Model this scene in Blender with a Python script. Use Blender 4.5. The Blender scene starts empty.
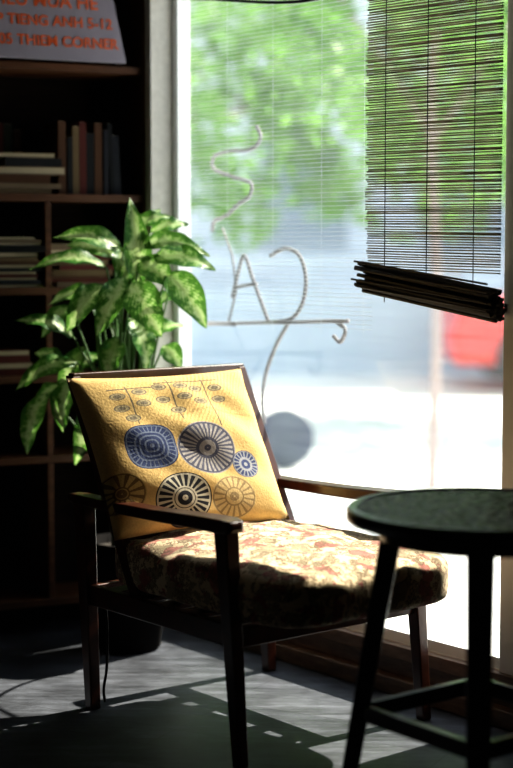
import bpy, bmesh, math, random
from mathutils import Vector, Matrix
random.seed(7)
scene=bpy.context.scene
COL=scene.collection
# ------------------------------------------------------------------ helpers
def link(o,parent=None):
    COL.objects.link(o)
    if parent: o.parent=parent
    return o
def empty(name,loc=(0,0,0),rz=0):
    e=bpy.data.objects.new(name,None); e.location=loc; e.rotation_euler=(0,0,rz); e.empty_display_size=.1
    return link(e)
def mesh_obj(name,verts,faces,mat=None,parent=None,smooth=False,bevel=0,uvs=None):
    me=bpy.data.meshes.new(name); me.from_pydata([tuple(v) for v in verts],[],faces); me.update()
    if uvs:
        l=me.uv_layers.new(name='UVMap')
        for p in me.polygons:
            for li in p.loop_indices: l.data[li].uv=uvs[me.loops[li].vertex_index]
    bm=bmesh.new(); bm.from_mesh(me); bmesh.ops.recalc_face_normals(bm,faces=bm.faces); bm.to_mesh(me); bm.free()
    if smooth:
        for p in me.polygons: p.use_smooth=True
    o=bpy.data.objects.new(name,me)
    if mat: me.materials.append(mat)
    link(o,parent)
    if bevel:
        m=o.modifiers.new('bev','BEVEL'); m.width=bevel; m.segments=3; m.limit_method='ANGLE'
    return o
class MB:
    """mesh accumulator"""
    def __init__(s): s.v=[];s.f=[];s.uv=[];s.mi=[]
    def add(s,v,f,m=0):
        o=len(s.v); s.v+=[Vector(x) for x in v]; s.f+=[[i+o for i in q] for q in f]; s.mi+=[m]*len(f)
    def box(s,c,d,rz=0,m=0,rx=0,ry=0):
        M=Matrix.Translation(c)@Matrix.Rotation(rz,4,'Z')@Matrix.Rotation(ry,4,'Y')@Matrix.Rotation(rx,4,'X')
        v=[M@Vector((x*d[0]/2,y*d[1]/2,z*d[2]/2)) for x in(-1,1) for y in(-1,1) for z in(-1,1)]
        s.add(v,[[0,1,3,2],[4,6,7,5],[0,4,5,1],[2,3,7,6],[0,2,6,4],[1,5,7,3]],m)
    def tube(s,pts,r,n=8,m=0,r1=None):
        pts=[Vector(p) for p in pts]; o=len(s.v); N=len(pts)
        for i,p in enumerate(pts):
            t=(pts[min(i+1,N-1)]-pts[max(i-1,0)]).normalized()
            a=t.cross(Vector((0.13,0.21,1))); 
            if a.length<.05: a=t.cross(Vector((1,0,0)))
            a.normalize(); b=t.cross(a)
            rr=r if r1 is None else r+(r1-r)*i/(N-1)
            for k in range(n):
                an=2*math.pi*k/n; s.v.append(p+a*math.cos(an)*rr+b*math.sin(an)*rr)
        for i in range(N-1):
            for k in range(n):
                s.f.append([o+i*n+k,o+i*n+(k+1)%n,o+(i+1)*n+(k+1)%n,o+(i+1)*n+k]); s.mi.append(m)
        s.f.append([o+k for k in range(n)]); s.f.append([o+(N-1)*n+k for k in range(n)]); s.mi+=[m,m]
    def lathe(s,prof,n=48,c=(0,0,0),m=0):
        o=len(s.v)
        for (r,z) in prof:
            for k in range(n):
                a=2*math.pi*k/n; s.v.append(Vector((c[0]+r*math.cos(a),c[1]+r*math.sin(a),c[2]+z)))
        for i in range(len(prof)-1):
            for k in range(n):
                s.f.append([o+i*n+k,o+i*n+(k+1)%n,o+(i+1)*n+(k+1)%n,o+(i+1)*n+k]); s.mi.append(m)
        s.f.append([o+k for k in range(n)]); s.f.append([o+(len(prof)-1)*n+k for k in range(n)]); s.mi+=[m,m]
    def obj(s,name,mats,parent=None,smooth=False,bevel=0):
        o=mesh_obj(name,s.v,s.f,None,parent,smooth,bevel)
        for mt in (mats if isinstance(mats,list) else [mats]): o.data.materials.append(mt)
        for p,i in zip(o.data.polygons,s.mi): p.material_index=i
        return o
def prism(name,p0,p1,u,v,w0,t0,w1,t1,mat,parent,bevel=.004):
    u=Vector(u);v=Vector(v);vs=[]
    for p,w,t in((Vector(p0),w0,t0),(Vector(p1),w1,t1)):
        for a,b in((-1,-1),(1,-1),(1,1),(-1,1)): vs.append(p+u*a*w/2+v*b*t/2)
    return mesh_obj(name,vs,[[0,1,2,3],[4,5,6,7],[0,1,5,4],[1,2,6,5],[2,3,7,6],[3,0,4,7]],mat,parent,False,bevel)
def spline(pts,n=8):
    P=[Vector(p) for p in pts]; P=[P[0]*2-P[1]]+P+[P[-1]*2-P[-2]]; out=[]
    for i in range(1,len(P)-2):
        for k in range(n):
            t=k/n; a,b,c,d=P[i-1:i+3]
            out.append(.5*((2*b)+(c-a)*t+(2*a-5*b+4*c-d)*t*t+(3*b-a-3*c+d)*t**3))
    out.append(P[-2]); return out
# ------------------------------------------------------------------ node helper
class NB:
    def __init__(s,name):
        s.m=bpy.data.materials.new(name); s.m.use_nodes=True; s.t=s.m.node_tree; s.t.nodes.clear()
        s.out=s.t.nodes.new('ShaderNodeOutputMaterial')
    def n(s,typ,**k):
        x=s.t.nodes.new('ShaderNode'+typ)
        for a,b in k.items(): setattr(x,a,b)
        return x
    def put(s,sock,val):
        if isinstance(val,bpy.types.NodeSocket): s.t.links.new(val,sock)
        elif isinstance(val,(tuple,list)):
            sock.default_value=tuple(val)+((1,) if len(val)==3 and sock.type=='RGBA' else ())
        else: sock.default_value=val
    def math(s,op,a,b=0,c=None):
        x=s.n('Math',operation=op); s.put(x.inputs[0],a); s.put(x.inputs[1],b)
        if c is not None: s.put(x.inputs[2],c)
        return x.outputs[0]
    def mix(s,f,a,b,bt='MIX'):
        x=s.n('MixRGB',blend_type=bt); s.put(x.inputs[0],f); s.put(x.inputs[1],a); s.put(x.inputs[2],b); return x.outputs[0]
    def ramp(s,f,stops,interp='LINEAR'):
        x=s.n('ValToRGB'); s.put(x.inputs[0],f); r=x.color_ramp; r.interpolation=interp
        while len(r.elements)<len(stops): r.elements.new(.5)
        for e,(p,c) in zip(r.elements,stops): e.position=p; e.color=tuple(c)+(1,)
        return x.outputs[0]
    def coord(s,kind='Object',scale=(1,1,1),rot=(0,0,0)):
        t=s.n('TexCoord'); mp=s.n('Mapping'); s.t.links.new(t.outputs[kind],mp.inputs[0])
        mp.inputs['Scale'].default_value=scale; mp.inputs['Rotation'].default_value=rot; return mp.outputs[0]
    def noise(s,vec,scale,detail=4,rough=.55):
        x=s.n('TexNoise'); s.put(x.inputs['Vector'],vec); x.inputs['Scale'].default_value=scale; x.inputs['Detail'].default_value=detail; x.inputs['Roughness'].default_value=rough
        return x.outputs['Fac']
    def voro(s,vec,scale,feature='F1'):
        x=s.n('TexVoronoi',feature=feature); s.put(x.inputs['Vector'],vec); x.inputs['Scale'].default_value=scale; return x
    def bump(s,h,strength=.3,dist=.01):
        x=s.n('Bump'); s.put(x.inputs['Height'],h); x.inputs['Strength'].default_value=strength; x.inputs['Distance'].default_value=dist; return x.outputs[0]
    def pbr(s,col,rough=.5,metal=0,normal=None,spec=.5,sheen=0,coat=0):
        x=s.n('BsdfPrincipled'); s.put(x.inputs['Base Color'],col); s.put(x.inputs['Roughness'],rough); s.put(x.inputs['Metallic'],metal)
        x.inputs['Specular IOR Level'].default_value=spec
        if sheen: x.inputs['Sheen Weight'].default_value=sheen
        if coat: x.inputs['Coat Weight'].default_value=coat; x.inputs['Coat Roughness'].default_value=.15
        if normal is not None: s.put(x.inputs['Normal'],normal)
        return x.outputs[0]
    def end(s,sh): s.t.links.new(sh,s.out.inputs[0]); return s.m
def plain(name,col,rough=.6,metal=0,vary=.25,scale=8,spec=.5,bump=.1):
    b=NB(name); v=b.coord(); f=b.noise(v,scale)
    c=b.mix(f,[x*(1-vary) for x in col],[min(1,x*(1+vary)) for x in col])
    return b.end(b.pbr(c,rough,metal,b.bump(f,bump),spec))
def wood(name,c0,c1,rough=.35,scale=(3,30,30),coat=0,spec=.5):
    b=NB(name); v=b.coord('Object',scale); f=b.noise(v,1.6,6,.6)
    c=b.ramp(f,[(.3,c0),(.7,c1)])
    return b.end(b.pbr(c,rough,0,b.bump(f,.12),spec,coat=coat))
# ------------------------------------------------------------------ materials
M_chair=wood('dark_lacquered_wood',(.020,.006,.003),(.085,.022,.010),.30,(6,6,6),.25,.4)
M_table=wood('black_stained_wood',(.006,.005,.004),(.02,.012,.010),.28,(6,6,6),.25,.4)
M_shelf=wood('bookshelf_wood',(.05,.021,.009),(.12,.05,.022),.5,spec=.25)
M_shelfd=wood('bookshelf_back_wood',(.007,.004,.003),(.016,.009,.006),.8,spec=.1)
M_sill=wood('sill_wood',(.09,.055,.035),(.2,.13,.085),.5,(8,8,40))
M_wallb=plain('back_plaster',(.09,.08,.07),.9)
M_ceil=plain('ceiling_plaster',(.22,.21,.19),.9)
M_post=plain('worn_painted_post',(.55,.54,.50),.85,scale=40,vary=.22)
M_white=plain('white_frame_paint',(.85,.87,.87),.5,vary=.08)
M_iron=plain('painted_iron',(.22,.21,.22),.8,0)
M_black=plain('black_metal',(.01,.01,.01),.4,.6)
M_paper=plain('book_pages',(.42,.36,.25),.9,spec=.1)
def floor_mat():
    b=NB('dark_wood_floor'); v=b.coord('Object',(1,1,1),(0,0,math.radians(28)))
    br=b.n('TexBrick'); b.put(br.inputs['Vector'],v); br.inputs['Scale'].default_value=1
    br.inputs['Brick Width'].default_value=1.4; br.inputs['Row Height'].default_value=.14; br.inputs['Mortar Size'].default_value=.0012
    b.put(br.inputs['Color1'],(.100,.106,.122)); b.put(br.inputs['Color2'],(.075,.081,.095)); b.put(br.inputs['Mortar'],(.035,.036,.042))
    v2=b.coord('Object',(3,26,1),(0,0,math.radians(28))); f=b.noise(v2,1.0,9,.75)
    v3=b.coord('Object',(1,1,1)); f2=b.noise(v3,5,6,.65)
    c=b.mix(.9,br.outputs['Color'],b.ramp(f,[(.3,(.2,.2,.21)),(.5,(.75,.75,.75)),(.72,(1.8,1.8,1.85))]),'MULTIPLY')
    c=b.mix(.85,c,b.ramp(f2,[(.34,(.3,.3,.31)),(.62,(1.2,1.2,1.2))]),'MULTIPLY')  # broad dark patches put extra shadow into the floor colour
    return b.end(b.pbr(c,b.math('MULTIPLY_ADD',f,.3,.30),0,b.bump(f,.2,.004),.35))
M_floor=floor_mat()
def glass_mat():
    b=NB('dusty_window_glass'); v=b.coord('Object',(1,1,1))
    f=b.noise(v,2.5,5); v2=b.coord('Object',(.3,.3,9)); st=b.noise(v2,9,3)
    tr=b.n('BsdfTransparent'); tr.inputs[0].default_value=(.95,.98,.99,1)
    tl=b.n('BsdfTranslucent'); tl.inputs[0].default_value=(.8,.88,1,1)
    gl=b.n('BsdfGlossy'); gl.inputs['Roughness'].default_value=.03
    fac=b.math('MULTIPLY_ADD',b.math('MULTIPLY',f,st),.11,.0)
    m1=b.n('MixShader'); b.put(m1.inputs[0],fac); b.t.links.new(tr.outputs[0],m1.inputs[1]); b.t.links.new(tl.outputs[0],m1.inputs[2])
    m2=b.n('MixShader'); m2.inputs[0].default_value=.04; b.t.links.new(m1.outputs[0],m2.inputs[1]); b.t.links.new(gl.outputs[0],m2.inputs[2])
    return b.end(m2.outputs[0])
M_glass=glass_mat()
# ------------------------------------------------------------------ frames
TH=-.885
D=Vector((math.cos(TH),math.sin(TH),0)); S=Vector((-D.y,D.x,0))
def AB(a,b,z): return D*a+S*b+Vector((0,0,z))
def abbox(name,a0,a1,b0,b1,z0,z1,mat,parent=None,bevel=0):
    vs=[AB(a,b,z) for a in(a0,a1) for b in(b0,b1) for z in(z0,z1)]
    return mesh_obj(name,vs,[[0,1,3,2],[4,6,7,5],[0,4,5,1],[2,3,7,6],[0,2,6,4],[1,5,7,3]],mat,parent,False,bevel)
WB=3.12
A=Vector((-.455,5.48,0)); T=Vector((.906,.423,0)); 
B=A-T*2.6; Dp=AB(1.2,WB,0); E=Vector((1.2,-1.6,0)); F=Vector((B.x,-1.6,0))
HZ=2.8
# floor / ceiling / walls
poly=[A,B,F,E,Dp]
cen=sum(poly,Vector())/5
def slab(name,z0,z1,mat,grow=.1):
    pts=[p+(p-cen).normalized()*grow for p in poly]; n=len(pts)
    vs=[Vector((p.x,p.y,z0)) for p in pts]+[Vector((p.x,p.y,z1)) for p in pts]
    return mesh_obj(name,vs,[list(range(n)),list(range(n,2*n))]+[[i,(i+1)%n,(i+1)%n+n,i+n] for i in range(n)],mat)
slab('floor',-.08,0,M_floor,.06); slab('ceiling',HZ,HZ+.1,M_ceil)
def wallseg(name,p,q,mat,t=.12):
    d=(q-p).normalized(); nrm=Vector((d.y,-d.x,0))
    if (p-cen).dot(nrm)<0: nrm=-nrm
    vs=[]
    for k in(p,q):
        for o in(0,t):
            for z in(0,HZ): vs.append(k+nrm*o+Vector((0,0,z)))
    return mesh_obj(name,vs,[[0,1,3,2],[4,6,7,5],[0,4,5,1],[2,3,7,6],[0,2,6,4],[1,5,7,3]],mat)
wallseg('wall_back',A,B,M_wallb); wallseg('wall_left',B,F,M_wallb); wallseg('wall_front',F,E,M_wallb); wallseg('wall_side',E,Dp,M_wallb)
# window wall (ab-frame), thin storefront wall with one big opening
a0=-4.20;a1=-2.785;zs=.17;zt=2.2;WT=.05
wm=MB()
def abm(a,a2,b,b2,z,z2,m=0):
    vs=[AB(x,y,w) for x in(a,a2) for y in(b,b2) for w in(z,z2)]
    wm.add(vs,[[0,1,3,2],[4,6,7,5],[0,4,5,1],[2,3,7,6],[0,2,6,4],[1,5,7,3]],m)
abm(-4.6,a0-.03,WB,WB+WT,0,HZ); abm(a0-.03,a1+.07,WB,WB+WT,0,zs-.03); abm(a0-.03,a1+.07,WB,WB+WT,zt+.04,HZ); abm(a1+.07,1.3,WB,WB+WT,0,HZ)
wm.obj('wall_right',[M_post])
win=empty('window_1',AB((a0+a1)/2,WB+.03,zs)); 
def inv(o,par): 
    o.parent=par; o.matrix_parent_inverse=Matrix.Translation(par.location).inverted(); return o
inv(abbox('frame_left',a0-.03,a0,WB-.012,WB+.04,zs-.03,zt+.04,M_white,bevel=.003),win)
inv(abbox('frame_right',a1,a1+.07,WB-.02,WB+.04,zs-.03,zt+.04,M_white,bevel=.003),win)
inv(abbox('frame_top',a0,a1,WB-.012,WB+.04,zt,zt+.04,M_white),win)
inv(abbox('frame_bottom',a0,a1,WB+.005,WB+.04,zs-.03,zs,M_white),win)
inv(mesh_obj('pane',[AB(a0,WB+.03,zs),AB(a1,WB+.03,zs),AB(a1,WB+.03,zt),AB(a0,WB+.03,zt)],[[0,1,2,3]],M_glass),win)
# trim below the window and a thin post fin added to catch skylight
abbox('trim_1',-4.23,-1.0,WB-.03,WB,.10,.14,M_sill,bevel=.004)
abbox('trim_2',-4.23,-1.0,WB-.012,WB,.05,.10,M_sill,bevel=.002)
abbox('baseboard_right',-4.23,1.1,WB-.045,WB,0,.05,M_sill,bevel=.005)
abbox('trim_skylight_fin',-4.264,-4.232,3.024,WB,0,HZ,M_post,bevel=.003)
# ------------------------------------------------------------------ bamboo blind
bl=NB('bamboo_slats'); v=bl.coord('Object',(6,6,60)); f=bl.noise(v,2,3)
cc=bl.ramp(f,[(.3,(.14,.13,.10)),(.7,(.36,.33,.27))])
tl=bl.n('BsdfTranslucent'); bl.put(tl.inputs[0],cc); pb=bl.pbr(cc,.6); mx=bl.n('MixShader'); mx.inputs[0].default_value=.55
bl.t.links.new(pb,mx.inputs[1]); bl.t.links.new(tl.outputs[0],mx.inputs[2]); M_bam=bl.end(mx.outputs[0])
M_roll=plain('rolled_bamboo',(.07,.06,.05),.7,scale=30)
blind=empty('bamboo_blind',AB(-3.05,3.07,1.6))
ba0=-3.272;ba1=-2.775
mb=MB()
zz=1.19
while zz<2.24:
    dz=random.uniform(-.0010,.0010); t=random.uniform(.0018,.0026)
    p=AB(ba0+random.uniform(-.007,.007),3.075,zz+dz+.004); q=AB(ba1,3.075,zz+dz-.004+random.uniform(-.002,.002))
    mb.tube([p,(p+q)/2+Vector((0,0,random.uniform(-.0015,.0015))),q],t,6)
    zz+=.0068
inv(mb.obj('slats',M_bam),blind)
mb=MB()
for k in range(46):
    an=random.uniform(0,6.28); r=.036*math.sqrt(random.random())
    db=math.cos(an)*r; dz=math.sin(an)*r
    mb.tube([AB(ba0-.004+random.uniform(-.010,.006),3.065+db,1.158+dz*1.15+.010),AB(ba1,3.065+db,1.10+dz*1.15)],.0055,6)
for k in range(4):
    z=1.20-.022*k+random.uniform(-.004,.004)
    mb.tube([AB(ba0+random.uniform(-.01,.02),3.026,z+.01),AB(ba1,3.026,z-.045)],.003,6)
inv(mb.obj('rolled_bottom',M_roll),blind)
mb=MB()
for a in(-3.19,-3.03,-2.86): mb.tube([AB(a,3.065,1.1),AB(a,3.065,2.24)],.0015,5)
inv(mb.obj('blind_cords',M_black),blind)
inv(abbox('head_rail',ba0-.015,ba1+.02,3.05,3.09,2.23,2.26,M_bam),blind)
# sheer, widely spaced thread blind over the rest of the pane
sheer=empty('sheer_thread_blind',AB(-3.75,3.108,1.6))
sh=NB('pale_threads'); cc=(.62,.66,.70); tl=sh.n('BsdfTranslucent'); sh.put(tl.inputs[0],cc); pb=sh.pbr(cc,.8); mx=sh.n('MixShader'); mx.inputs[0].default_value=.5
sh.t.links.new(pb,mx.inputs[1]); sh.t.links.new(tl.outputs[0],mx.inputs[2]); M_thr=sh.end(mx.outputs[0])
mb=MB(); zz=1.02
while zz<2.2:
    dz=random.uniform(-.001,.001); mb.tube([AB(a0+.004,3.100,zz+dz),AB(ba0-.004,3.100,zz-dz)],random.uniform(.0006,.0010),5); zz+=.0125
for a in(-4.15,-3.93,-3.71,-3.49,-3.31): mb.tube([AB(a,3.099,1.0),AB(a,3.099,2.24)],.0006,5)
inv(mb.obj('threads',M_thr),sheer)
inv(abbox('sheer_head_rail',a0+.002,ba0-.02,3.09,3.105,2.24,2.26,M_bam),sheer)
mb=MB(); mb.tube(spline([AB(-4.2,3.07,2.045),AB(-3.95,3.06,2.01),AB(-3.65,3.06,1.965),AB(-3.45,3.06,1.955),AB(-3.29,3.06,1.975)]),.005,6)
mb.obj('hanging_cable',M_black,smooth=True)
# ------------------------------------------------------------------ iron sign outside the glass
sg=empty('iron_lettering_sign',AB(-3.9,3.25,1.2))
def sgp(px,py):
    m=(px-256.5)/1600; Y=3.25/(.6335+.7737*m)
    return AB(Y*(.6335*m-.7737),3.25,1.25-(py-248)*Y/1600)
sb=MB()
for L in ([(256,128),(260,140),(250,151),(228,153),(214,158),(214,170),(232,178),(250,184),(249,197),(238,205),(226,216),(214,222),(212,232)],
          [(232,298),(238,272),(244,256),(252,278),(260,300),(268,322)],[(237,287),(256,284)],
          [(270,256),(284,249),(298,255),(305,275),(303,300),(292,318),(272,322)],
          [(205,324),(250,323),(300,322),(348,321)],[(336,322),(345,330),(340,342),(333,336)],
          [(288,323),(276,345),(266,372),(262,400),(264,425)]):
    sb.tube(spline([sgp(*p) for p in L],6),.0065,8)
sb.tube([sgp(222,228),sgp(232,256),sgp(236,290),sgp(228,324)],.004,6)
sb.tube([AB(a0-.02,3.25,1.0),AB(a0+.12,3.25,1.0)],.0065,6)
inv(sb.obj('iron_letters',M_iron,smooth=True),sg)
# ------------------------------------------------------------------ bookshelf
SH=Vector((-.349,5.24,0)); AN=math.atan2(.423,.906)
shelf=empty('bookshelf',SH,AN)   # local x to the right (along front), y back
def sbx(name,x0,x1,y0,y1,z0,z1,mat=M_shelf,bev=.002):
    vs=[(x,y,z) for x in(x0,x1) for y in(y0,y1) for z in(z0,z1)]
    return mesh_obj(name,vs,[[0,1,3,2],[4,6,7,5],[0,4,5,1],[2,3,7,6],[0,2,6,4],[1,5,7,3]],mat,shelf,False,bev)
DP=.25;XL=-1.25
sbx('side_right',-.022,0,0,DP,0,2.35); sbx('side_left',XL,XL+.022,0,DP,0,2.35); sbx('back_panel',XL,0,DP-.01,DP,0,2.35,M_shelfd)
for i,z in enumerate((.12,.585,.845,1.125,1.42,1.83,2.33)):
    sbx('shelf_board_%d'%i,XL+.022,-.022,0.0,DP-.01,z-.024,z)
sbx('divider',-.352,-.332,.005,DP-.01,.12,1.396)
# books
bm_cols=[(.07,.034,.018),(.02,.022,.028),(.12,.085,.045),(.010,.011,.012),(.15,.11,.07),(.08,.02,.016),(.03,.034,.022)]
M_books=[plain('book_cover_%d'%i,c,.7,spec=.15) for i,c in enumerate(bm_cols)]+[M_paper]
PG=len(bm_cols)
books=MB()
def book_flat(x,y,z,w,d,h,rz,mi):
    books.box((x,y,z+h/2),(w-.004,d-.006,h*.8),rz,PG); 
    books.box((x,y,z+h*.06),(w,d,h*.12),rz,mi); books.box((x,y,z+h*.94),(w,d,h*.12),rz,mi)
    c,s=math.cos(rz),math.sin(rz); books.box((x+s*d/2,y-c*d/2,z+h/2),(w,.003,h),rz,mi) if random.random()<.5 else None
def book_up(x,z,t,h,d,mi,lean=0,y0=.02):
    books.box((x,y0+d/2,z+h/2),(t,d,h),0,mi,ry=lean)
    books.box((x,y0+d/2+.003,z+h/2+.001),(t*.7,d-.01,h+.001),0,PG,ry=lean)
z=1.42
for k in range(6):   # horizontal stack, mid shelf
    h=random.choice((.016,.020,.026)); book_flat(-.41+random.uniform(-.03,.03),.10,z,.23+random.uniform(-.05,.03),.16,h,random.uniform(-.08,.08),(2,4,0,4,3,2)[k]); z+=h+.0005
x=-.285
for k in range(9):
    t=random.uniform(.014,.026); book_up(x,1.42,t,random.uniform(.18,.235),.16,(0,3,2,5,3,0,1,3,1)[k],0 if k<7 else -.05,.03); x+=t+.002
x=-.52
for k in range(6):
    t=random.uniform(.02,.03); book_up(x,1.42,t,random.uniform(.19,.235),.04,(k+2)%PG,0,.19); x+=t+.002
z=1.125
for k in range(14):
    h=random.choice((.009,.012,.016,.02)); book_flat(-.47+random.uniform(-.02,.02),.10,z,.22+random.uniform(-.02,.02),.17,h,random.uniform(-.09,.09),random.randrange(PG)); z+=h+.0005
z=1.125
for k in range(9):
    h=random.choice((.010,.014,.018)); book_flat(-.22+random.uniform(-.015,.015),.10,z,.2,.16,h,random.uniform(-.07,.07),random.randrange(PG)); z+=h+.0005
z=.845
for k in range(4):
    h=.02; book_flat(-.5+random.uniform(-.015,.015),.11,z,.22,.17,h,random.uniform(-.05,.05),random.randrange(PG)); z+=h+.0005
bo=books.obj('stacked_books',M_books); bo.location=SH; bo.rotation_euler=(0,0,AN)
# sign board on the upper shelf
M_sign=plain('sign_board',(.27,.25,.30),.6,vary=.06,spec=.2); M_or=plain('orange_lettering',(.65,.12,.03),.5,vary=.05)
sign=empty('lettered_sign_board',SH+T*(-.388)+Vector((.03,-.06,1.8325)),AN); sign.rotation_euler=(math.radians(-8),0,AN)
mesh_obj('board',[(-.6,0,0),(.285,0,0),(.235,0,.32),(-.6,0,.32),(-.6,.012,0),(.285,.012,0),(.235,.012,.32),(-.6,.012,.32)],
    [[0,1,2,3],[4,5,6,7],[0,1,5,4],[1,2,6,5],[2,3,7,6],[3,0,4,7]],M_sign,sign,False,.002)
for k,(tx,x1,z,sz) in enumerate((("BTC OPEN CLASS",.2,.235,.05),("KHOC TIEU MUA HE",.20,.165,.058),("BAI TAP NGU PHAP TIENG ANH 5-12",.245,.105,.046),("Tel: 0915 26 16 05 THIEM CORNER",.26,.042,.046))):
    cu=bpy.data.curves.new('sign_text_%d'%k,'FONT'); cu.body=tx; cu.size=sz; cu.align_x='RIGHT'; cu.extrude=.0008; cu.offset=.0006
    o=bpy.data.objects.new('sign_text_%d'%k,cu); o.location=(x1,-.0015,z); o.rotation_euler=(math.pi/2,0,0); cu.materials.append(M_or); link(o,sign)
# ------------------------------------------------------------------ armchair
ch=empty('wooden_armchair',(.002,4.215,0),TH)     # local x = forward, y = chair side (far side +)
X=(1,0,0);Yv=(0,1,0);Z=(0,0,1)
for nm,y in(('near',-1),('far',1)):
    prism('front_leg_'+nm,(.318,y*.312,0),(.262,y*.312,.572),X,Yv,.03,.03,.048,.042,M_chair,ch)
    prism('rear_leg_'+nm,(-.325,y*.312,0),(-.36,y*.312,.572),X,Yv,.032,.032,.05,.042,M_chair,ch)
    # arm rest: slightly curved plank with rounded front
    vs=[];fs=[];pr=[(-.415,.040,.020),(-.38,.052,.026),(-.2,.056,.028),(0,.058,.030),(.2,.066,.034),(.27,.066,.036),(.297,.054,.030),(.305,.036,.02)]
    for (x,w,t) in pr:
        zc=.575+(.004 if x>.1 else 0)+.004*math.sin(x*6)
        vs+=[(x,y*.312-w/2,zc-t/2),(x,y*.312+w/2,zc-t/2),(x,y*.312+w/2,zc+t/2),(x,y*.312-w/2,zc+t/2)]
    n=len(pr)
    for i in range(n-1):
        for k in range(4): fs.append([i*4+k,i*4+(k+1)%4,(i+1)*4+(k+1)%4,(i+1)*4+k])
    fs+=[[0,1,2,3],[n*4-4,n*4-3,n*4-2,n*4-1]]
    mesh_obj('arm_rest_'+nm,vs,fs,M_chair,ch,False,.006)
    prism('side_rail_'+nm,(-.345,y*.305,.312),(.285,y*.305,.315),Yv,Z,.024,.055,.024,.055,M_chair,ch)
    prism('back_post_'+nm,(-.135,y*.285,.32),(-.445,y*.290,.9),X,Yv,.045,.030,.038,.028,M_chair,ch)
prism('front_rail',(.283,-.312,.308),(.283,.312,.308),X,Z,.024,.05,.024,.05,M_chair,ch)
prism('rear_rail',(-.335,-.312,.312),(-.335,.312,.312),X,Z,.024,.055,.024,.055,M_chair,ch)
prism('top_rail',(-.44,-.30,.885),(-.44,.30,.885),X,Z,.028,.045,.028,.045,M_chair,ch)
prism('lower_back_rail',(-.225,-.28,.48),(-.225,.28,.48),X,Z,.02,.04,.02,.04,M_chair,ch)
for k in range(5):
    y=-.2+.1*k; prism('back_slat_%d'%k,(-.232,y,.48),(-.452,y,.88),Yv,X,.03,.01,.03,.01,M_chair,ch,.002)
for k in range(5):
    x=-.24+.115*k; prism('seat_slat_%d'%k,(x,-.3,.334),(x,.3,.334),X,Z,.06,.012,.06,.012,M_chair,ch,.002)
mb=MB(); mb.tube(spline([(-.28,-.30,.32),(-.27,-.30,.22),(-.275,-.30,.12),(-.29,-.30,.06),(-.30,-.29,.02)]),.004,6); mb.obj('hanging_strap',M_black,ch,True)
# puffed box for cushions
def puff(name,hx,hy,hz,n,mat,parent,crown=.02,corner=5,seed=1,wob=.004):
    random.seed(seed)
    bm=bmesh.new(); bmesh.ops.create_cube(bm,size=2)
    bmesh.ops.subdivide_edges(bm,edges=bm.edges,cuts=n,use_grid_fill=True)
    ph=[random.uniform(0,6.28) for _ in range(6)]
    for v in bm.verts:
        x,y,z=v.co
        e=7
        l=(abs(x)**e+abs(y)**e+abs(z)**e)**(1/e); x/=l;y/=l;z/=l
        px,py=x*hx,y*hy
        pz=z*hz+(crown*(1-x*x)*(1-y*y)*(1 if z>0 else .0))*abs(z)
        w=wob*(math.sin(9*x+ph[0])*math.sin(8*y+ph[1])+.6*math.sin(17*x+5*y+ph[2])+.5*math.sin(14*y-6*x+ph[3]))
        bul=.012*(1-z*z)*(math.sin(7*(x+y)+ph[4])*.4+.6)
        px+= (bul+w*.6)*(x if abs(x)>.9 else 0); py+=(bul+w*.6)*(y if abs(y)>.9 else 0)
        if z>0: pz+=w*z
        v.co=(px,py,pz)
    me=bpy.data.meshes.new(name); bm.to_mesh(me); bm.free()
    for p in me.polygons: p.use_smooth=True
    me.materials.append(mat); o=bpy.data.objects.new(name,me); link(o,parent); return o
b=NB('floral_tapestry'); v=b.coord('Object'); 
n1=b.noise(v,9,3,.6); vo=b.voro(v,13); wv=b.n('TexNoise'); b.put(wv.inputs['Vector'],v); wv.inputs['Scale'].default_value=26; wv.inputs['Detail'].default_value=4
base=b.mix(n1,(.72,.58,.37),(.56,.44,.28))
m_red=b.math('GREATER_THAN',b.math('SUBTRACT',b.noise(v,18,3,.6),b.math('MULTIPLY',vo.outputs['Distance'],.25)),.435)
m_grn=b.math('GREATER_THAN',wv.outputs['Fac'],.54)
m_lin=b.math('LESS_THAN',b.math('ABSOLUTE',b.math('SUBTRACT',b.noise(v,13,5,.75),.5)),.025)
c=b.mix(b.math('MULTIPLY',m_grn,.7),base,(.20,.16,.09)); c=b.mix(b.math('MULTIPLY',m_red,.8),c,b.mix(wv.outputs['Fac'],(.48,.12,.11),(.20,.04,.045)))
c=b.mix(b.math('MULTIPLY',m_lin,.8),c,(.13,.08,.045))
wf=b.noise(v,260,1)
M_flor=b.end(b.pbr(c,.9,0,b.bump(b.math('ADD',wf,b.math('MULTIPLY',b.noise(v,12,2),3)),.4,.005),.2,sheen=.1))
cu=puff('seat_cushion',.388,.298,.068,15,M_flor,ch,crown=.026,seed=3,wob=.006); cu.location=(.090,0,.409)
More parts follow.
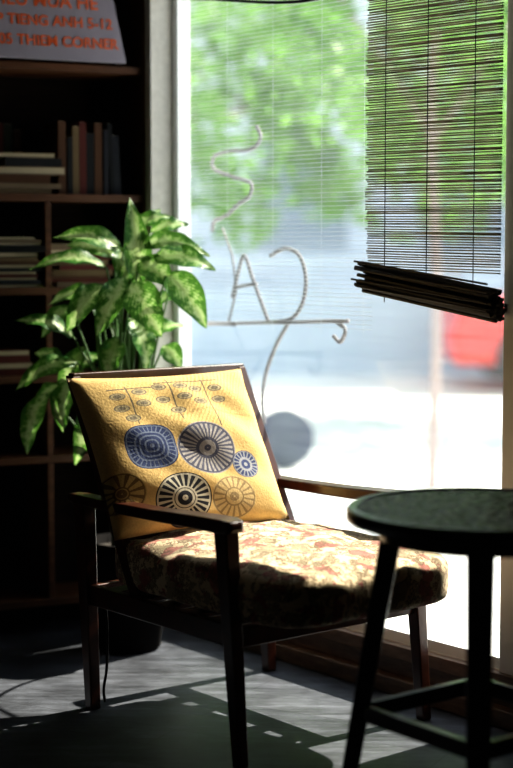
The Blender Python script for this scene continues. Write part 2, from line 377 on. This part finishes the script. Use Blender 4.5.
# ------------------------------------------------------------------ pillow
b=NB('yellow_printed_pillow')
uvn=b.n('UVMap'); sep=b.n('SeparateXYZ'); b.t.links.new(uvn.outputs[0],sep.inputs[0]); U,V=sep.outputs[0],sep.outputs[1]
ov=b.coord('Object')
col=b.mix(b.noise(ov,14,3),(.72,.49,.19),(.61,.41,.155))
dust=b.noise(ov,160,2)
def polar(cx,cy):
    dx=b.math('SUBTRACT',U,cx); dy=b.math('SUBTRACT',V,cy)
    return dx,dy,b.math('SQRT',b.math('ADD',b.math('MULTIPLY',dx,dx),b.math('MULTIPLY',dy,dy)))
def wheel(col,cx,cy,r,n,bg,fg,thr=.2,rin=.38,rings=0,square=False,alpha=1):
    dx,dy,d=polar(cx,cy)
    if square:
        d=b.math('POWER',b.math('ADD',b.math('POWER',b.math('ABSOLUTE',dx),2.9),b.math('POWER',b.math('ABSOLUTE',dy),2.9)),1/2.9)
    q=b.math('DIVIDE',d,r); inside=b.math('LESS_THAN',q,1)
    an=b.math('ARCTAN2',dy,dx); pat=b.math('GREATER_THAN',b.math('SINE',b.math('MULTIPLY',an,n)),thr)
    zone=b.math('MULTIPLY',b.math('GREATER_THAN',q,rin),b.math('LESS_THAN',q,.9))
    pat=b.math('MULTIPLY',pat,zone)
    ring=b.math('LESS_THAN',b.math('ABSOLUTE',b.math('SUBTRACT',q,.93)),.03)
    ring2=b.math('LESS_THAN',b.math('ABSOLUTE',b.math('SUBTRACT',q,rin)),.035)
    pat=b.math('MAXIMUM',pat,b.math('MAXIMUM',ring,ring2))
    if rings:
        pat=b.math('MAXIMUM',pat,b.math('MULTIPLY',b.math('GREATER_THAN',b.math('SINE',b.math('MULTIPLY',q,6.283*rings)),.45),b.math('LESS_THAN',q,rin if n else 1)))
    cc=b.mix(pat,bg,fg)
    return b.mix(b.math('MULTIPLY',inside,alpha),col,cc)
navy=(.03,.045,.12);cream=(.50,.45,.34);gray=(.07,.07,.10)
col=wheel(col,.06,.245,.12,12,(.50,.35,.12),(.18,.11,.04),.3,.3,2)
col=wheel(col,.655,.14,.13,18,(.58,.42,.19),(.30,.21,.10),.4,.4,2)
col=wheel(col,.565,.45,.165,30,(.32,.29,.27),gray,.0,.34,4)
col=wheel(col,.265,.495,.135,30,navy,(.15,.18,.26),.65,.62,5,True)
col=wheel(col,.370,.160,.155,22,(.015,.015,.02),cream,.2,.42,4)
col=wheel(col,.775,.335,.085,18,navy,(.28,.28,.29),.4,.5,3)
def line(col,x0,y0,x1,y1,w=.004,c=(.16,.13,.08)):
    L=math.hypot(x1-x0,y1-y0); ux,uy=(x1-x0)/L,(y1-y0)/L
    dx=b.math('SUBTRACT',U,x0); dy=b.math('SUBTRACT',V,y0)
    al=b.math('ADD',b.math('MULTIPLY',dx,ux),b.math('MULTIPLY',dy,uy)); pe=b.math('ABSOLUTE',b.math('SUBTRACT',b.math('MULTIPLY',dx,uy),b.math('MULTIPLY',dy,ux)))
    m=b.math('MULTIPLY',b.math('LESS_THAN',pe,w),b.math('MULTIPLY',b.math('GREATER_THAN',al,0),b.math('LESS_THAN',al,L)))
    return b.mix(m,col,c)
def leaf(col,x,y,rx=.042,ry=.024):
    dx=b.math('DIVIDE',b.math('SUBTRACT',U,x),rx); dy=b.math('DIVIDE',b.math('SUBTRACT',V,y),ry)
    q=b.math('ADD',b.math('MULTIPLY',dx,dx),b.math('MULTIPLY',dy,dy))
    col=b.mix(b.math('LESS_THAN',q,1),col,(.19,.155,.10))
    return b.mix(b.math('LESS_THAN',b.math('ABSOLUTE',b.math('SUBTRACT',q,.45)),.2),col,(.40,.32,.17))
for x,y0,y1 in((.24,.64,.90),(.48,.64,.94),(.68,.58,.92)): col=line(col,x,y0,x,y1)
col=line(col,.14,.88,.38,.88); col=line(col,.40,.91,.78,.91)
for x,y in((.18,.83),(.30,.85),(.18,.75),(.30,.77),(.22,.68),(.42,.88),(.54,.88),(.42,.79),(.54,.80),(.62,.85),(.74,.85),(.62,.76),(.74,.77),(.48,.71)): col=leaf(col,x,y)
c2=b.mix(.35,col,b.ramp(dust,[(.3,(.75,.75,.75)),(.7,(1.15,1.15,1.15))]),'MULTIPLY')
M_pil=b.end(b.pbr(c2,.9,0,b.bump(b.math('ADD',dust,b.math('MULTIPLY',b.noise(ov,7,2),6)),.3,.004),.2,sheen=.1))
N=36;vs=[];uv=[];fs=[]
PWd=.570;PYO=-.072
pb_=Vector((-.150,PYO,.482)); pt_=Vector((-.370,PYO,.892))
up=(pt_-pb_); PH=up.length; up.normalize(); nf=Vector((up.z,0,-up.x))  # front normal (+x,+z)
sdv=Vector((.06,1,0)).normalized()
for side in(1,-1):
    for j in range(N+1):
        for i in range(N+1):
            u=i/N;v_=j/N;x=2*u-1;y=2*v_-1
            ex=(1-x*x);ey=(1-y*y)
            th=(ex**.42)*(ey**.42)*(.070 if side>0 else .045)
            pin=.05
            xx=x*(1-pin*ey*.9*(abs(x)**1.5)) ; yy=y*(1-pin*ex*.9*(abs(y)**1.5))
            wr=.005*math.sin(14*x*y+3*x)+.005*math.sin(9*y+4*x*x)+.004*math.sin(11*(x+y))
            p=pb_+up*(PH*(yy+1)/2)+sdv*(xx*PWd/2)+nf*(side*th+(wr*ex*ey if side>0 else 0)+.020)
            vs.append(p);uv.append((u,v_))
o0=(N+1)**2
for side in range(2):
    for j in range(N):
        for i in range(N):
            k=side*o0+j*(N+1)+i; fs.append([k,k+1,k+N+2,k+N+1])
pl=empty('throw_pillow',(.002,4.215,0),TH)
po=mesh_obj('pillow_cover',vs,fs,M_pil,pl,True,0,uv)
bmx=bmesh.new(); bmx.from_mesh(po.data); bmesh.ops.remove_doubles(bmx,verts=bmx.verts,dist=.0008); bmesh.ops.recalc_face_normals(bmx,faces=bmx.faces); bmx.to_mesh(po.data); bmx.free()
# ------------------------------------------------------------------ side table
tb=empty('round_side_table',(.476,3.355,0),0)
b=NB('pebbled_table_top'); v=b.coord('Object'); vo=b.voro(v,42); nn=b.noise(v,9,3)
c=b.ramp(vo.outputs['Distance'],[(.0,(.62,.63,.60)),(.35,(.34,.35,.34)),(.58,(.015,.015,.015))])
c=b.mix(.7,c,b.ramp(nn,[(.35,(.45,.45,.45)),(.65,(1.3,1.3,1.3))]),'MULTIPLY')
M_top=b.end(b.pbr(c,.5,0,b.bump(b.math('SUBTRACT',1,vo.outputs['Distance']),1.0,.008),.5))
R=.286
mb=MB(); mb.lathe([(0.001,.690),(R-.022,.690),(R-.022,.6985),(0.001,.6985)],72); mb.obj('table_inlay',M_top,tb,False)
mb=MB(); mb.lathe([(R-.026,.672),(R-.004,.672),(R,.677),(R,.696),(R-.005,.702),(R-.019,.702),(R-.022,.698),(R-.026,.690)],72)
mb.f=mb.f[:-2]; mb.mi=mb.mi[:-2]
for k in range(72): mb.f.append([k,(k+1)%72,7*72+(k+1)%72,7*72+k]); mb.mi.append(0)
mb.obj('table_rim',M_table,tb,True)
mb=MB(); mb.lathe([(.001,.664),(R-.026,.664),(R-.026,.688),(.001,.688)],72); mb.obj('table_underside',M_table,tb)
mb=MB(); mb.lathe([(.19,.635),(.215,.635),(.215,.664),(.19,.664)],48); mb.f=mb.f[:-2];mb.mi=mb.mi[:-2]; mb.obj('table_apron',M_table,tb)
lt=[]
for k in range(4):
    an=math.pi-math.radians(8)+k*math.pi/2; c_,s_=math.cos(an),math.sin(an)
    prism('table_leg_%d'%k,(c_*.295,s_*.295,0),(c_*.185,s_*.185,.664),(c_,s_,0),(-s_,c_,0),.034,.042,.046,.058,M_table,tb)
    lt.append(Vector((c_*.2535,s_*.2535,.25)))
for k in range(4):
    p,q=lt[k],lt[(k+1)%4]; d=(q-p).normalized(); prism('table_stretcher_%d'%k,p,q,(-d.y,d.x,0),Z,.02,.036,.02,.036,M_table,tb)
# ------------------------------------------------------------------ potted plant
PX,PY=-.40,4.93
plant=empty('potted_dieffenbachia',(PX,PY,0))
M_pot=plain('black_matt_pot',(.006,.005,.005),.95,spec=.1); M_soil=plain('soil',(.03,.02,.012),.95,scale=60)
mb=MB(); mb.lathe([(.09,0),(.10,.01),(.13,.30),(.14,.31),(.14,.345),(.125,.345),(.12,.31)],40,m=0); mb.lathe([(.001,.30),(.122,.30),(.122,.315),(.001,.32)],40,m=1)
mb.obj('pot',[M_pot,M_soil],plant,True)
b=NB('variegated_leaf'); uvn=b.n('UVMap'); sep=b.n('SeparateXYZ'); b.t.links.new(uvn.outputs[0],sep.inputs[0])
ac=b.math('ABSOLUTE',b.math('SUBTRACT',sep.outputs[0],.5)); ov=b.coord('Object')
nz=b.noise(ov,45,4,.7); vein=b.math('SINE',b.math('MULTIPLY',b.math('SUBTRACT',sep.outputs[1],b.math('MULTIPLY',ac,.9)),70))
f=b.math('ADD',b.math('MULTIPLY',ac,1.4),b.math('ADD',b.math('MULTIPLY',b.math('SUBTRACT',nz,.5),2.0),b.math('MULTIPLY',vein,.10)))
c=b.ramp(f,[(.10,(.55,.68,.34)),(.28,(.24,.44,.11)),(.44,(.04,.17,.025)),(.9,(.018,.09,.015))])
c=b.mix(b.math('LESS_THAN',ac,.02),c,(.45,.58,.25))
tl=b.n('BsdfTranslucent'); b.put(tl.inputs[0],b.mix(.2,c,(.35,.6,.1))); pbx=b.pbr(c,.35,0,b.bump(vein,.2,.003),.35); mx=b.n('MixShader'); mx.inputs[0].default_value=.42
b.t.links.new(pbx,mx.inputs[1]); b.t.links.new(tl.outputs[0],mx.inputs[2]); M_leaf=b.end(mx.outputs[0])
M_stem=plain('green_stem',(.10,.20,.06),.5)
LV=[];LF=[];LU=[]
stems=MB()
def add_leaf(base,tip,w,nrm,arch=.15,fold=.25):
    base=Vector(base);tip=Vector(tip);d=tip-base;L=d.length;dn=d.normalized();nrm=Vector(nrm);nrm=(nrm-dn*nrm.dot(dn)).normalized();sd=dn.cross(nrm)
    nl,nw=14,6;o=len(LV)
    for i in range(nl+1):
        t=i/nl; hw=w/2*(math.sin(math.pi*min(1,t**.78))**.8)*(1-.12*t) if 0<t<1 else .0008
        cpt=base+d*t+nrm*(arch*L*math.sin(math.pi*t)-arch*L*.5*t*t)
        for j in range(nw+1):
            q=2*j/nw-1
            LV.append(cpt+sd*hw*q+nrm*(abs(q)*hw*fold+.004*math.sin(t*16+q*2)*abs(q)))
            LU.append((j/nw,t))
    for i in range(nl):
        for j in range(nw):
            k=o+i*(nw+1)+j; LF.append([k,k+1,k+nw+2,k+nw+1])
u_=.00308
# leaf table: base(dx,dz) tip(dx,dz) in leaf units from (plant crown), width, depth offset of base / tip
LT=[(8,150,2,238,30,0,-.02),(12,192,80,184,26,-.02,-.05),(20,204,58,214,20,.03,.06),(24,180,86,170,30,-.04,-.08),(-6,186,-72,202,27,-.02,-.06),
(-16,180,-68,194,22,.05,.1),(-22,170,-96,172,24,-.05,-.08),(-24,152,-60,108,30,-.06,-.12),(-4,160,-30,104,30,-.06,-.13),(4,155,34,104,40,-.08,-.15),
(38,165,78,112,36,-.05,-.10),(-56,100,-112,120,24,-.02,-.06),(-52,76,-112,52,28,-.04,-.1),(-68,72,-100,84,20,.05,.07),(-58,58,-66,8,28,-.05,-.1),
(-84,44,-104,-16,26,-.02,-.06),(-20,108,-48,142,26,.03,.04),(18,98,52,112,24,.03,.06),(-12,100,-22,60,28,-.02,-.06),(34,92,52,70,24,-.02,-.05),
(-38,42,-56,-30,26,.02,0),(-10,190,-4,150,26,.02,-.03),(10,175,46,150,32,-.03,-.07),(-30,140,-84,134,24,.02,.03),(20,130,60,140,24,.04,.07),
(0,120,20,70,30,-.03,-.08),(-60,130,-90,100,22,.03,.0),(15,210,30,228,16,.04,.07),(40,150,62,128,22,0,-.04),
(-46,90,-72,40,24,.02,0),(-70,50,-98,30,22,.03,.02),(2,205,40,222,20,.0,.02),(-30,80,-60,60,24,.04,.03)]
rnd=random.Random(5)
CZ=.668
for (bx,bz,tx,tz,w,yb,yt) in LT:
    base=((130+bx-256.5)*u_-PX,yb,CZ+bz*u_); tip=((130+tx-256.5)*u_-PX,yt,CZ+tz*u_)
    up_=Vector((rnd.uniform(-.35,.35),-.75+rnd.uniform(-.3,.3),.75))
    add_leaf(base,tip,w*u_*.98,up_,.16,rnd.uniform(.15,.35))
    bb=Vector(base); root=Vector((rnd.uniform(-.05,.05),rnd.uniform(-.05,.05),.31))
    mid=Vector((root.x*.6+bb.x*.35,root.y*.6+bb.y*.3,.31+(bb.z-.31)*.62))
    stems.tube(spline([root,mid,bb],6),.0065,6,r1=.003)
me_l=mesh_obj('leaves',LV,LF,M_leaf,plant,True,0,LU)
for x,y in((.02,0),(-.04,.02),(.03,.05)):
    stems.tube(spline([(x,y,.31),(x*1.5,y,.6),(x*2.2,y,.95),(x*2.5,y,1.12)],6),.011,8,r1=.006)
stems.obj('stems',M_stem,plant,True)
# ------------------------------------------------------------------ exterior
M_street=plain('pale_concrete',(.78,.78,.76),.9,vary=.1,scale=.6)
mesh_obj('ground',[(-40,-30,-.1),(60,-30,-.1),(60,60,-.1),(-40,60,-.1)],[[0,1,2,3]],M_street)
M_bld=plain('pale_blue_facade',(.62,.68,.74),.8,vary=.1,scale=1); M_bw=plain('facade_glass',(.28,.34,.40),.2)
bd=MB(); bd.box((2,21.5,4),(34,2,8.2),0,0)
for i in range(14):
    for j in range(3): bd.box((-12+i*2.1,20.48,1.9+j*2.5),(1.1,.06,1.3),0,1)
bd.obj('street_building',[M_bld,M_bw])
M_fen=plain('blue_grey_fence_paint',(.52,.62,.74),.7,vary=.1,scale=2)
fe=MB(); fe.box((2,17,.35),(30,.15,.9),0,0); fe.box((2,17,1.1),(30,.12,.08),0,0)
for i in range(40): fe.box((-12+i*.7,17,.85),(.14 if i%4 else .35,.1,.6),0,0)
fe.obj('street_fence',[M_fen])
# red car
M_red=plain('red_car_paint',(.75,.04,.03),.25,vary=.05); M_gl=plain('car_glass',(.03,.04,.05),.1); M_tyre=plain('tyre_rubber',(.02,.02,.02),.8)
car=empty('red_car',(3.85,15.7,-.1))
def extr(name,prof,y0,y1,mat,par,bev=.03):
    n=len(prof); vs=[(x,y0,z) for x,z in prof]+[(x,y1,z) for x,z in prof]
    return mesh_obj(name,vs,[list(range(n)),list(range(n,2*n))]+[[i,(i+1)%n,(i+1)%n+n,i+n] for i in range(n)],mat,par,False,bev)
extr('body',[(-2,.25),(2,.25),(2.05,.6),(1.9,.85),(1.2,.92),(-1.1,.92),(-1.95,.8),(-2.05,.55)],-.85,.85,M_red,car,.06)
extr('cabin',[(-1.0,.9),(1.35,.9),(.9,1.4),(-.3,1.42)],-.72,.72,M_gl,car,.05)
extr('roof',[(-.32,1.40),(.92,1.38),(.8,1.46),(-.2,1.47)],-.7,.7,M_red,car,.02)
for i,(x,y) in enumerate(((-1.3,-.8),(1.3,-.8),(-1.3,.8),(1.3,.8))):
    mb=MB(); mb.lathe([(.001,-.1),(.3,-.1),(.32,-.07),(.32,.07),(.3,.1),(.001,.1)],24); o=mb.obj('wheel_%d'%i,M_tyre,car,True); o.rotation_euler=(math.pi/2,0,0); o.location=(x,y,.32)
# tyre standing at the curb
ty=empty('spare_tyre',(.17,9.76,-.1)); mb=MB()
prof=[(.10,-.05),(.165,-.055),(.18,-.045),(.185,0),(.18,.045),(.165,.055),(.10,.05)]
mb.lathe(prof,32); o=mb.obj('tyre_ring',plain('blue_black_rubber',(.03,.045,.08),.6),ty,True); o.rotation_euler=(math.pi/2,0,.2); o.location=(0,0,.186)
# street trees
M_bark=plain('pale_bark',(.34,.28,.27),.9); 
b=NB('street_leaf'); ov=b.coord('Object'); nz=b.noise(ov,3,3); c=b.mix(nz,(.06,.20,.025),(.24,.44,.08)); tl=b.n('BsdfTranslucent'); b.put(tl.inputs[0],c); pbx=b.pbr(c,.5); mx=b.n('MixShader'); mx.inputs[0].default_value=.5
b.t.links.new(pbx,mx.inputs[1]); b.t.links.new(tl.outputs[0],mx.inputs[2]); M_sl=b.end(mx.outputs[0])
def tree(name,base,h,canopies,nleaf,tr=.035,seed=1,ls=.13,thr=-.05):
    r=random.Random(seed); t=empty(name,base)
    mb=MB(); mb.tube(spline([(0,0,0),(.02,.02,h*.4),(-.02,.03,h*.8),(0,0,h)],6),tr,8,r1=tr*.6)
    for (c,rad) in canopies: mb.tube([(0,0,h*.75),Vector(c)*.6+Vector((0,0,h*.3)),Vector(c)],tr*.5,6,r1=.01)
    mb.obj('trunk',M_bark,t,True)
    lv=MB()
    for (c,rad) in canopies:
        for k in range(nleaf):
            while True:
                q=Vector((r.uniform(-1,1),r.uniform(-1,1),r.uniform(-1,1)))
                if .25<q.length<1: break
            p=Vector(c)+Vector((q.x*rad[0],q.y*rad[1],q.z*rad[2]))
            if math.sin(p.x*3.1+1)*math.sin(p.z*3.7+.5)*math.sin(p.y*2.1)+.35*math.sin(p.x*7+p.z*5)<thr: continue
            a=Vector((r.gauss(0,1),r.gauss(0,1),r.gauss(0,.6))).normalized(); bb=a.cross(Vector((r.gauss(0,1),r.gauss(0,1),r.gauss(0,1)))).normalized()
            s_=ls*r.uniform(.6,1.2)
            lv.add([p-a*s_/2,p+bb*s_*.25,p+a*s_/2,p-bb*s_*.25],[[0,1,2,3]])
    lv.obj('foliage',M_sl,t)
tree('street_tree',(.98,8.86,-.1),2.6,[((-.6,.6,2.95),(1.2,1.3,1.35)),((.6,.5,2.8),(1.3,1.3,1.36))],4200,seed=2,thr=-.12)
tree('street_tree',(-1.9,13.2,-.1),3,[((1.6,0,2.8),(1.7,1.2,1.5)),((3.4,.4,2.9),(1.7,1.2,1.5)),((5.2,.2,2.9),(1.6,1.2,1.6))],4600,.08,seed=5,ls=.19,thr=-.12)
# ------------------------------------------------------------------ light
sun=bpy.data.lights.new('sun','SUN'); sun.energy=15; sun.angle=.009; sun.color=(1,.92,.78)
so=bpy.data.objects.new('sun_light',sun); el=math.radians(43); tv=Vector((-.768*math.cos(el),-.640*math.cos(el),-math.sin(el)))
so.rotation_euler=tv.to_track_quat('-Z','Y').to_euler(); so.location=(8,10,12); link(so)
w=bpy.data.worlds.new('world'); scene.world=w; w.use_nodes=True; bg=w.node_tree.nodes['Background']; bg.inputs[0].default_value=(.82,.90,1,1); bg.inputs[1].default_value=1.5
# ------------------------------------------------------------------ camera
cd=bpy.data.cameras.new('camera'); cam=bpy.data.objects.new('camera',cd); link(cam)
cam.location=(0,0,1.25); cam.rotation_euler=(math.pi/2-.085,0,0)
cd.sensor_fit='VERTICAL'; cd.sensor_height=36; cd.lens=75; cd.clip_start=.05; cd.clip_end=200
cd.dof.use_dof=True; cd.dof.focus_distance=4.25; cd.dof.aperture_fstop=1.4
scene.camera=cam
scene.view_settings.view_transform='Standard'
for lk in ('Medium High Contrast','Standard - Medium High Contrast'):
    try:
        scene.view_settings.look=lk; break
    except Exception: pass
